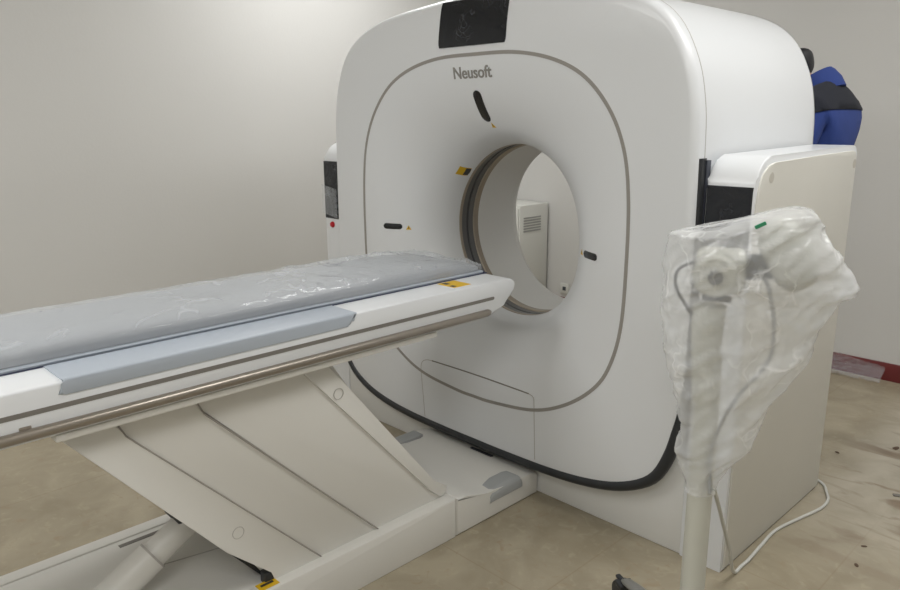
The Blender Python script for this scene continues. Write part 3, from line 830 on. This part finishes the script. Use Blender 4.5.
# ------------------------------------------------------------------ person behind the gantry
def skin_obj(name, P, E, R, m, parent, root=0, sub=2):
    me = bpy.data.meshes.new('tmp'); me.from_pydata([tuple(p) for p in P], E, [])
    o = bpy.data.objects.new('tmp', me); COL.objects.link(o)
    o.modifiers.new('s', 'SKIN'); 
    if not me.skin_vertices:
        bm = bmesh.new(); bm.from_mesh(me); bm.verts.layers.skin.verify(); bm.to_mesh(me); bm.free()
    for i, sv in enumerate(me.skin_vertices[0].data):
        r = R[i]; sv.radius = r if isinstance(r, tuple) else (r, r); sv.use_root = (i == root)
    u = o.modifiers.new('u', 'SUBSURF'); u.levels = sub; u.render_levels = sub
    bpy.context.view_layer.update()
    m2 = bpy.data.meshes.new_from_object(o.evaluated_get(bpy.context.evaluated_depsgraph_get()))
    V = [v.co.copy() for v in m2.vertices]; F = [tuple(p.vertices) for p in m2.polygons]
    bpy.data.objects.remove(o); bpy.data.meshes.remove(me); bpy.data.meshes.remove(m2)
    return obj(name, V, F, m, parent, local=True, angle=70)
PX, PY = -.262, 1.25
per = empty('person', (PX, PY, 0), math.radians(90))
tag(per, 'person in a royal blue jacket with black shoulders standing behind the scanner', 'person')
# local: faces +y, x right
P, E, R = [], [], []
def v(x, y, z, r, link=None):
    P.append((x, y, z)); R.append(r); i = len(P)-1
    if link is not None: E.append((link, i))
    return i
pel = v(0, .06, .98, (.14, .10)); wa = v(0, .05, 1.14, (.12, .085), pel); ch = v(0, .02, 1.34, (.13, .085), wa)
up = v(0, .025, 1.46, (.09, .06), ch); ne = v(0, .06, 1.56, .055, up); he = v(0, .155, 1.585, (.07, .08), ne); h2 = v(0, .195, 1.655, (.078, .095), he); h3 = v(0, .185, 1.715, (.06, .07), h2)
for s in (-1, 1):
    sh = v(s*.17, -.01, 1.49, .062, up); el = v(s*.24, .04, 1.22, .043, sh); wr = v(s*.20, .26, 1.12, .028, el); pa = v(s*.185, .32, 1.12, (.032, .018), wr)
    for k in range(4):
        kx = (k-1.5)*.02; f1 = v(s*.18+kx, .375, 1.12, .0095, pa); f2 = v(s*.18+kx*1.05, .40+.008*(1.5-abs(k-1.5)), 1.105, .008, f1); v(s*.18+kx*1.05, .41+.008*(1.5-abs(k-1.5)), 1.085, .007, f2)
    t1 = v(s*.145, .335, 1.115, .010, pa); v(s*.135, .365, 1.105, .008, t1)
    hp = v(s*.09, .06, .88, .075, pel); kn = v(s*.10, .02, .50, .058, hp); an = v(s*.10, -.01, .10, .038, kn); ft = v(s*.105, .12, .04, (.035, .025), an)
body_o = skin_obj('body', P, E, R, SKIN, per)
# face
bm = bmesh.new(); bmesh.ops.create_uvsphere(bm, u_segments=10, v_segments=8, radius=.011); g = G()
bm.free()
for s in (-1, 1):
    G().lathe([(.0005, -.006), (.009, -.003), (.011, .002), (.008, .006), (.0005, .008)], (s*.03, .28, 1.64), (0, 1, 0), 12).out('eye', WHITE2, body_o, local=True)
G().tube([(0, .275, 1.635), (0, .293, 1.61), (0, .283, 1.597)], [.006, .011, .008], 8).out('nose', SKIN, body_o, local=True)
G().tube([(-.024, .25, 1.57), (0, .26, 1.57), (.024, .25, 1.57)], [.003, .006, .003], 8).out('mouth', RED, body_o, local=True)
for s in (-1, 1): G().tube([(s*.078, .185, 1.655), (s*.088, .177, 1.63), (s*.078, .185, 1.60)], [.008, .012, .006], 8).out('ear', SKIN, body_o, local=True)
# jacket
P, E, R = [], [], []
a = v(0, .07, .88, (.165, .12)); b = v(0, .05, 1.1, (.16, .115), a); c = v(0, .005, 1.34, (.185, .13), b); d = v(0, .0, 1.49, (.15, .112), c); v(0, .045, 1.555, (.09, .085), d); 
for s in (-1, 1):
    sh = v(s*.175, .005, 1.475, .08, d); m_ = v(s*.225, .01, 1.36, .068, sh); el = v(s*.25, .04, 1.21, .06, m_); wr = v(s*.205, .25, 1.125, .045, el)
jk = skin_obj('jacket', P, E, R, BLUEJ, per)
G().tube([(0, .03, 1.545), (0, .042, 1.575), (0, .06, 1.60), (0, .068, 1.612)], [.095, .09, .082, .076], 28).out('collar', BLUEJ, jk, local=True)
bm = bmesh.new(); bm.from_mesh(jk.data); bm.normal_update()
bmesh.ops.bisect_plane(bm, geom=bm.verts[:]+bm.edges[:]+bm.faces[:], plane_co=(0, 0, 1.455), plane_no=(0, .3, 1), clear_inner=True)
bm.normal_update()
for q in bm.verts: q.co += q.normal*.004
bm.verts.index_update()
yo = obj('jacket_yoke', [q.co.copy() for q in bm.verts], [tuple(q.index for q in f.verts) for f in bm.faces], BLACKJ, jk, local=True, angle=70)
bm.free()
so_ = yo.modifiers.new('thick', 'SOLIDIFY'); so_.thickness = .003
P, E, R = [], [], []
a = v(0, .06, .95, (.12, .09))
for s in (-1, 1):
    hp = v(s*.09, .06, .86, .095, a); kn = v(s*.10, .02, .50, .073, hp); an = v(s*.10, -.01, .11, .058, kn)
skin_obj('trousers', P, E, R, TROUS, per)
P, E, R = [], [], []
a = v(0, .115, 1.60, (.070, .06)); b = v(0, .16, 1.665, (.094, .09), a); c = v(0, .175, 1.735, (.078, .085), b)
skin_obj('hair', P, E, R, HAIR, per)
for s in (-1, 1):
    P, E, R = [], [], []
    a = v(s*.10, -.045, .045, (.042, .04)); b = v(s*.103, .05, .042, (.045, .036), a); v(s*.108, .165, .036, (.042, .028), b)
    skin_obj('shoe', P, E, R, SHOE, per)

# ------------------------------------------------------------------ lights
def ceiling_light(x, y, w, l, power, which):
    t = empty('ceiling_light', (x, y, ZC-.05))
    tag(t, 'rectangular white ceiling light panel '+which, 'ceiling light', )
    G().box(x-w/2-.03, x+w/2+.03, y-l/2-.03, y+l/2+.03, ZC-.05, ZC-.002, .005).out('frame', WHITE2, t)
    G().box(x-w/2, x+w/2, y-l/2, y+l/2, ZC-.058, ZC-.049, .002).out('diffuser', LAMPM, t)
    ld = bpy.data.lights.new('panel_lamp', 'AREA'); ld.shape = 'RECTANGLE'; ld.size = w; ld.size_y = l; ld.energy = power; ld.color = (.985, .99, .985)
    lo = bpy.data.objects.new('panel_lamp', ld); COL.objects.link(lo); lo.location = (0, 0, -.03); lo.parent = t
ceiling_light(-2.35, .75, 1.0, 1.0, 18.5, 'over the left of the scanner')
ceiling_light(.75, .1, 1.0, 1.0, 19, 'right of the patient table')
ceiling_light(-1.5, -2.8, 1.2, 1.2, 25, 'over the near end of the table')
ceiling_light(1.2, -2.9, 1.2, 1.2, 20, 'near the front right corner')
ceiling_light(.9, 1.65, .6, .6, 7, 'behind the scanner')
w = bpy.data.worlds.new('world'); SC.world = w; w.use_nodes = True
w.node_tree.nodes['Background'].inputs[0].default_value = (.8, .85, .9, 1)
w.node_tree.nodes['Background'].inputs[1].default_value = .3

# ------------------------------------------------------------------ camera
yaw, pitch, roll = -.7968, .23376, -.00437
fwd = Vector((math.sin(yaw)*math.cos(pitch), math.cos(yaw)*math.cos(pitch), -math.sin(pitch)))
right = Vector((math.cos(yaw), -math.sin(yaw), 0)); upv = right.cross(fwd)
r2 = right*math.cos(roll)+upv*math.sin(roll); u2 = upv*math.cos(roll)-right*math.sin(roll)
cd = bpy.data.cameras.new('camera'); cam = bpy.data.objects.new('camera', cd); COL.objects.link(cam)
M = Matrix(((r2.x, u2.x, -fwd.x, .92), (r2.y, u2.y, -fwd.y, -2.129), (r2.z, u2.z, -fwd.z, 1.45), (0, 0, 0, 1)))
cam.matrix_world = M
cd.sensor_fit = 'HORIZONTAL'; cd.sensor_width = 36; cd.lens = 740.8*36/900; cd.clip_start = .05
SC.camera = cam
SC.view_settings.view_transform = 'Standard'; SC.view_settings.look = 'None'
SC.view_settings.exposure = 0.22; SC.view_settings.gamma = 1
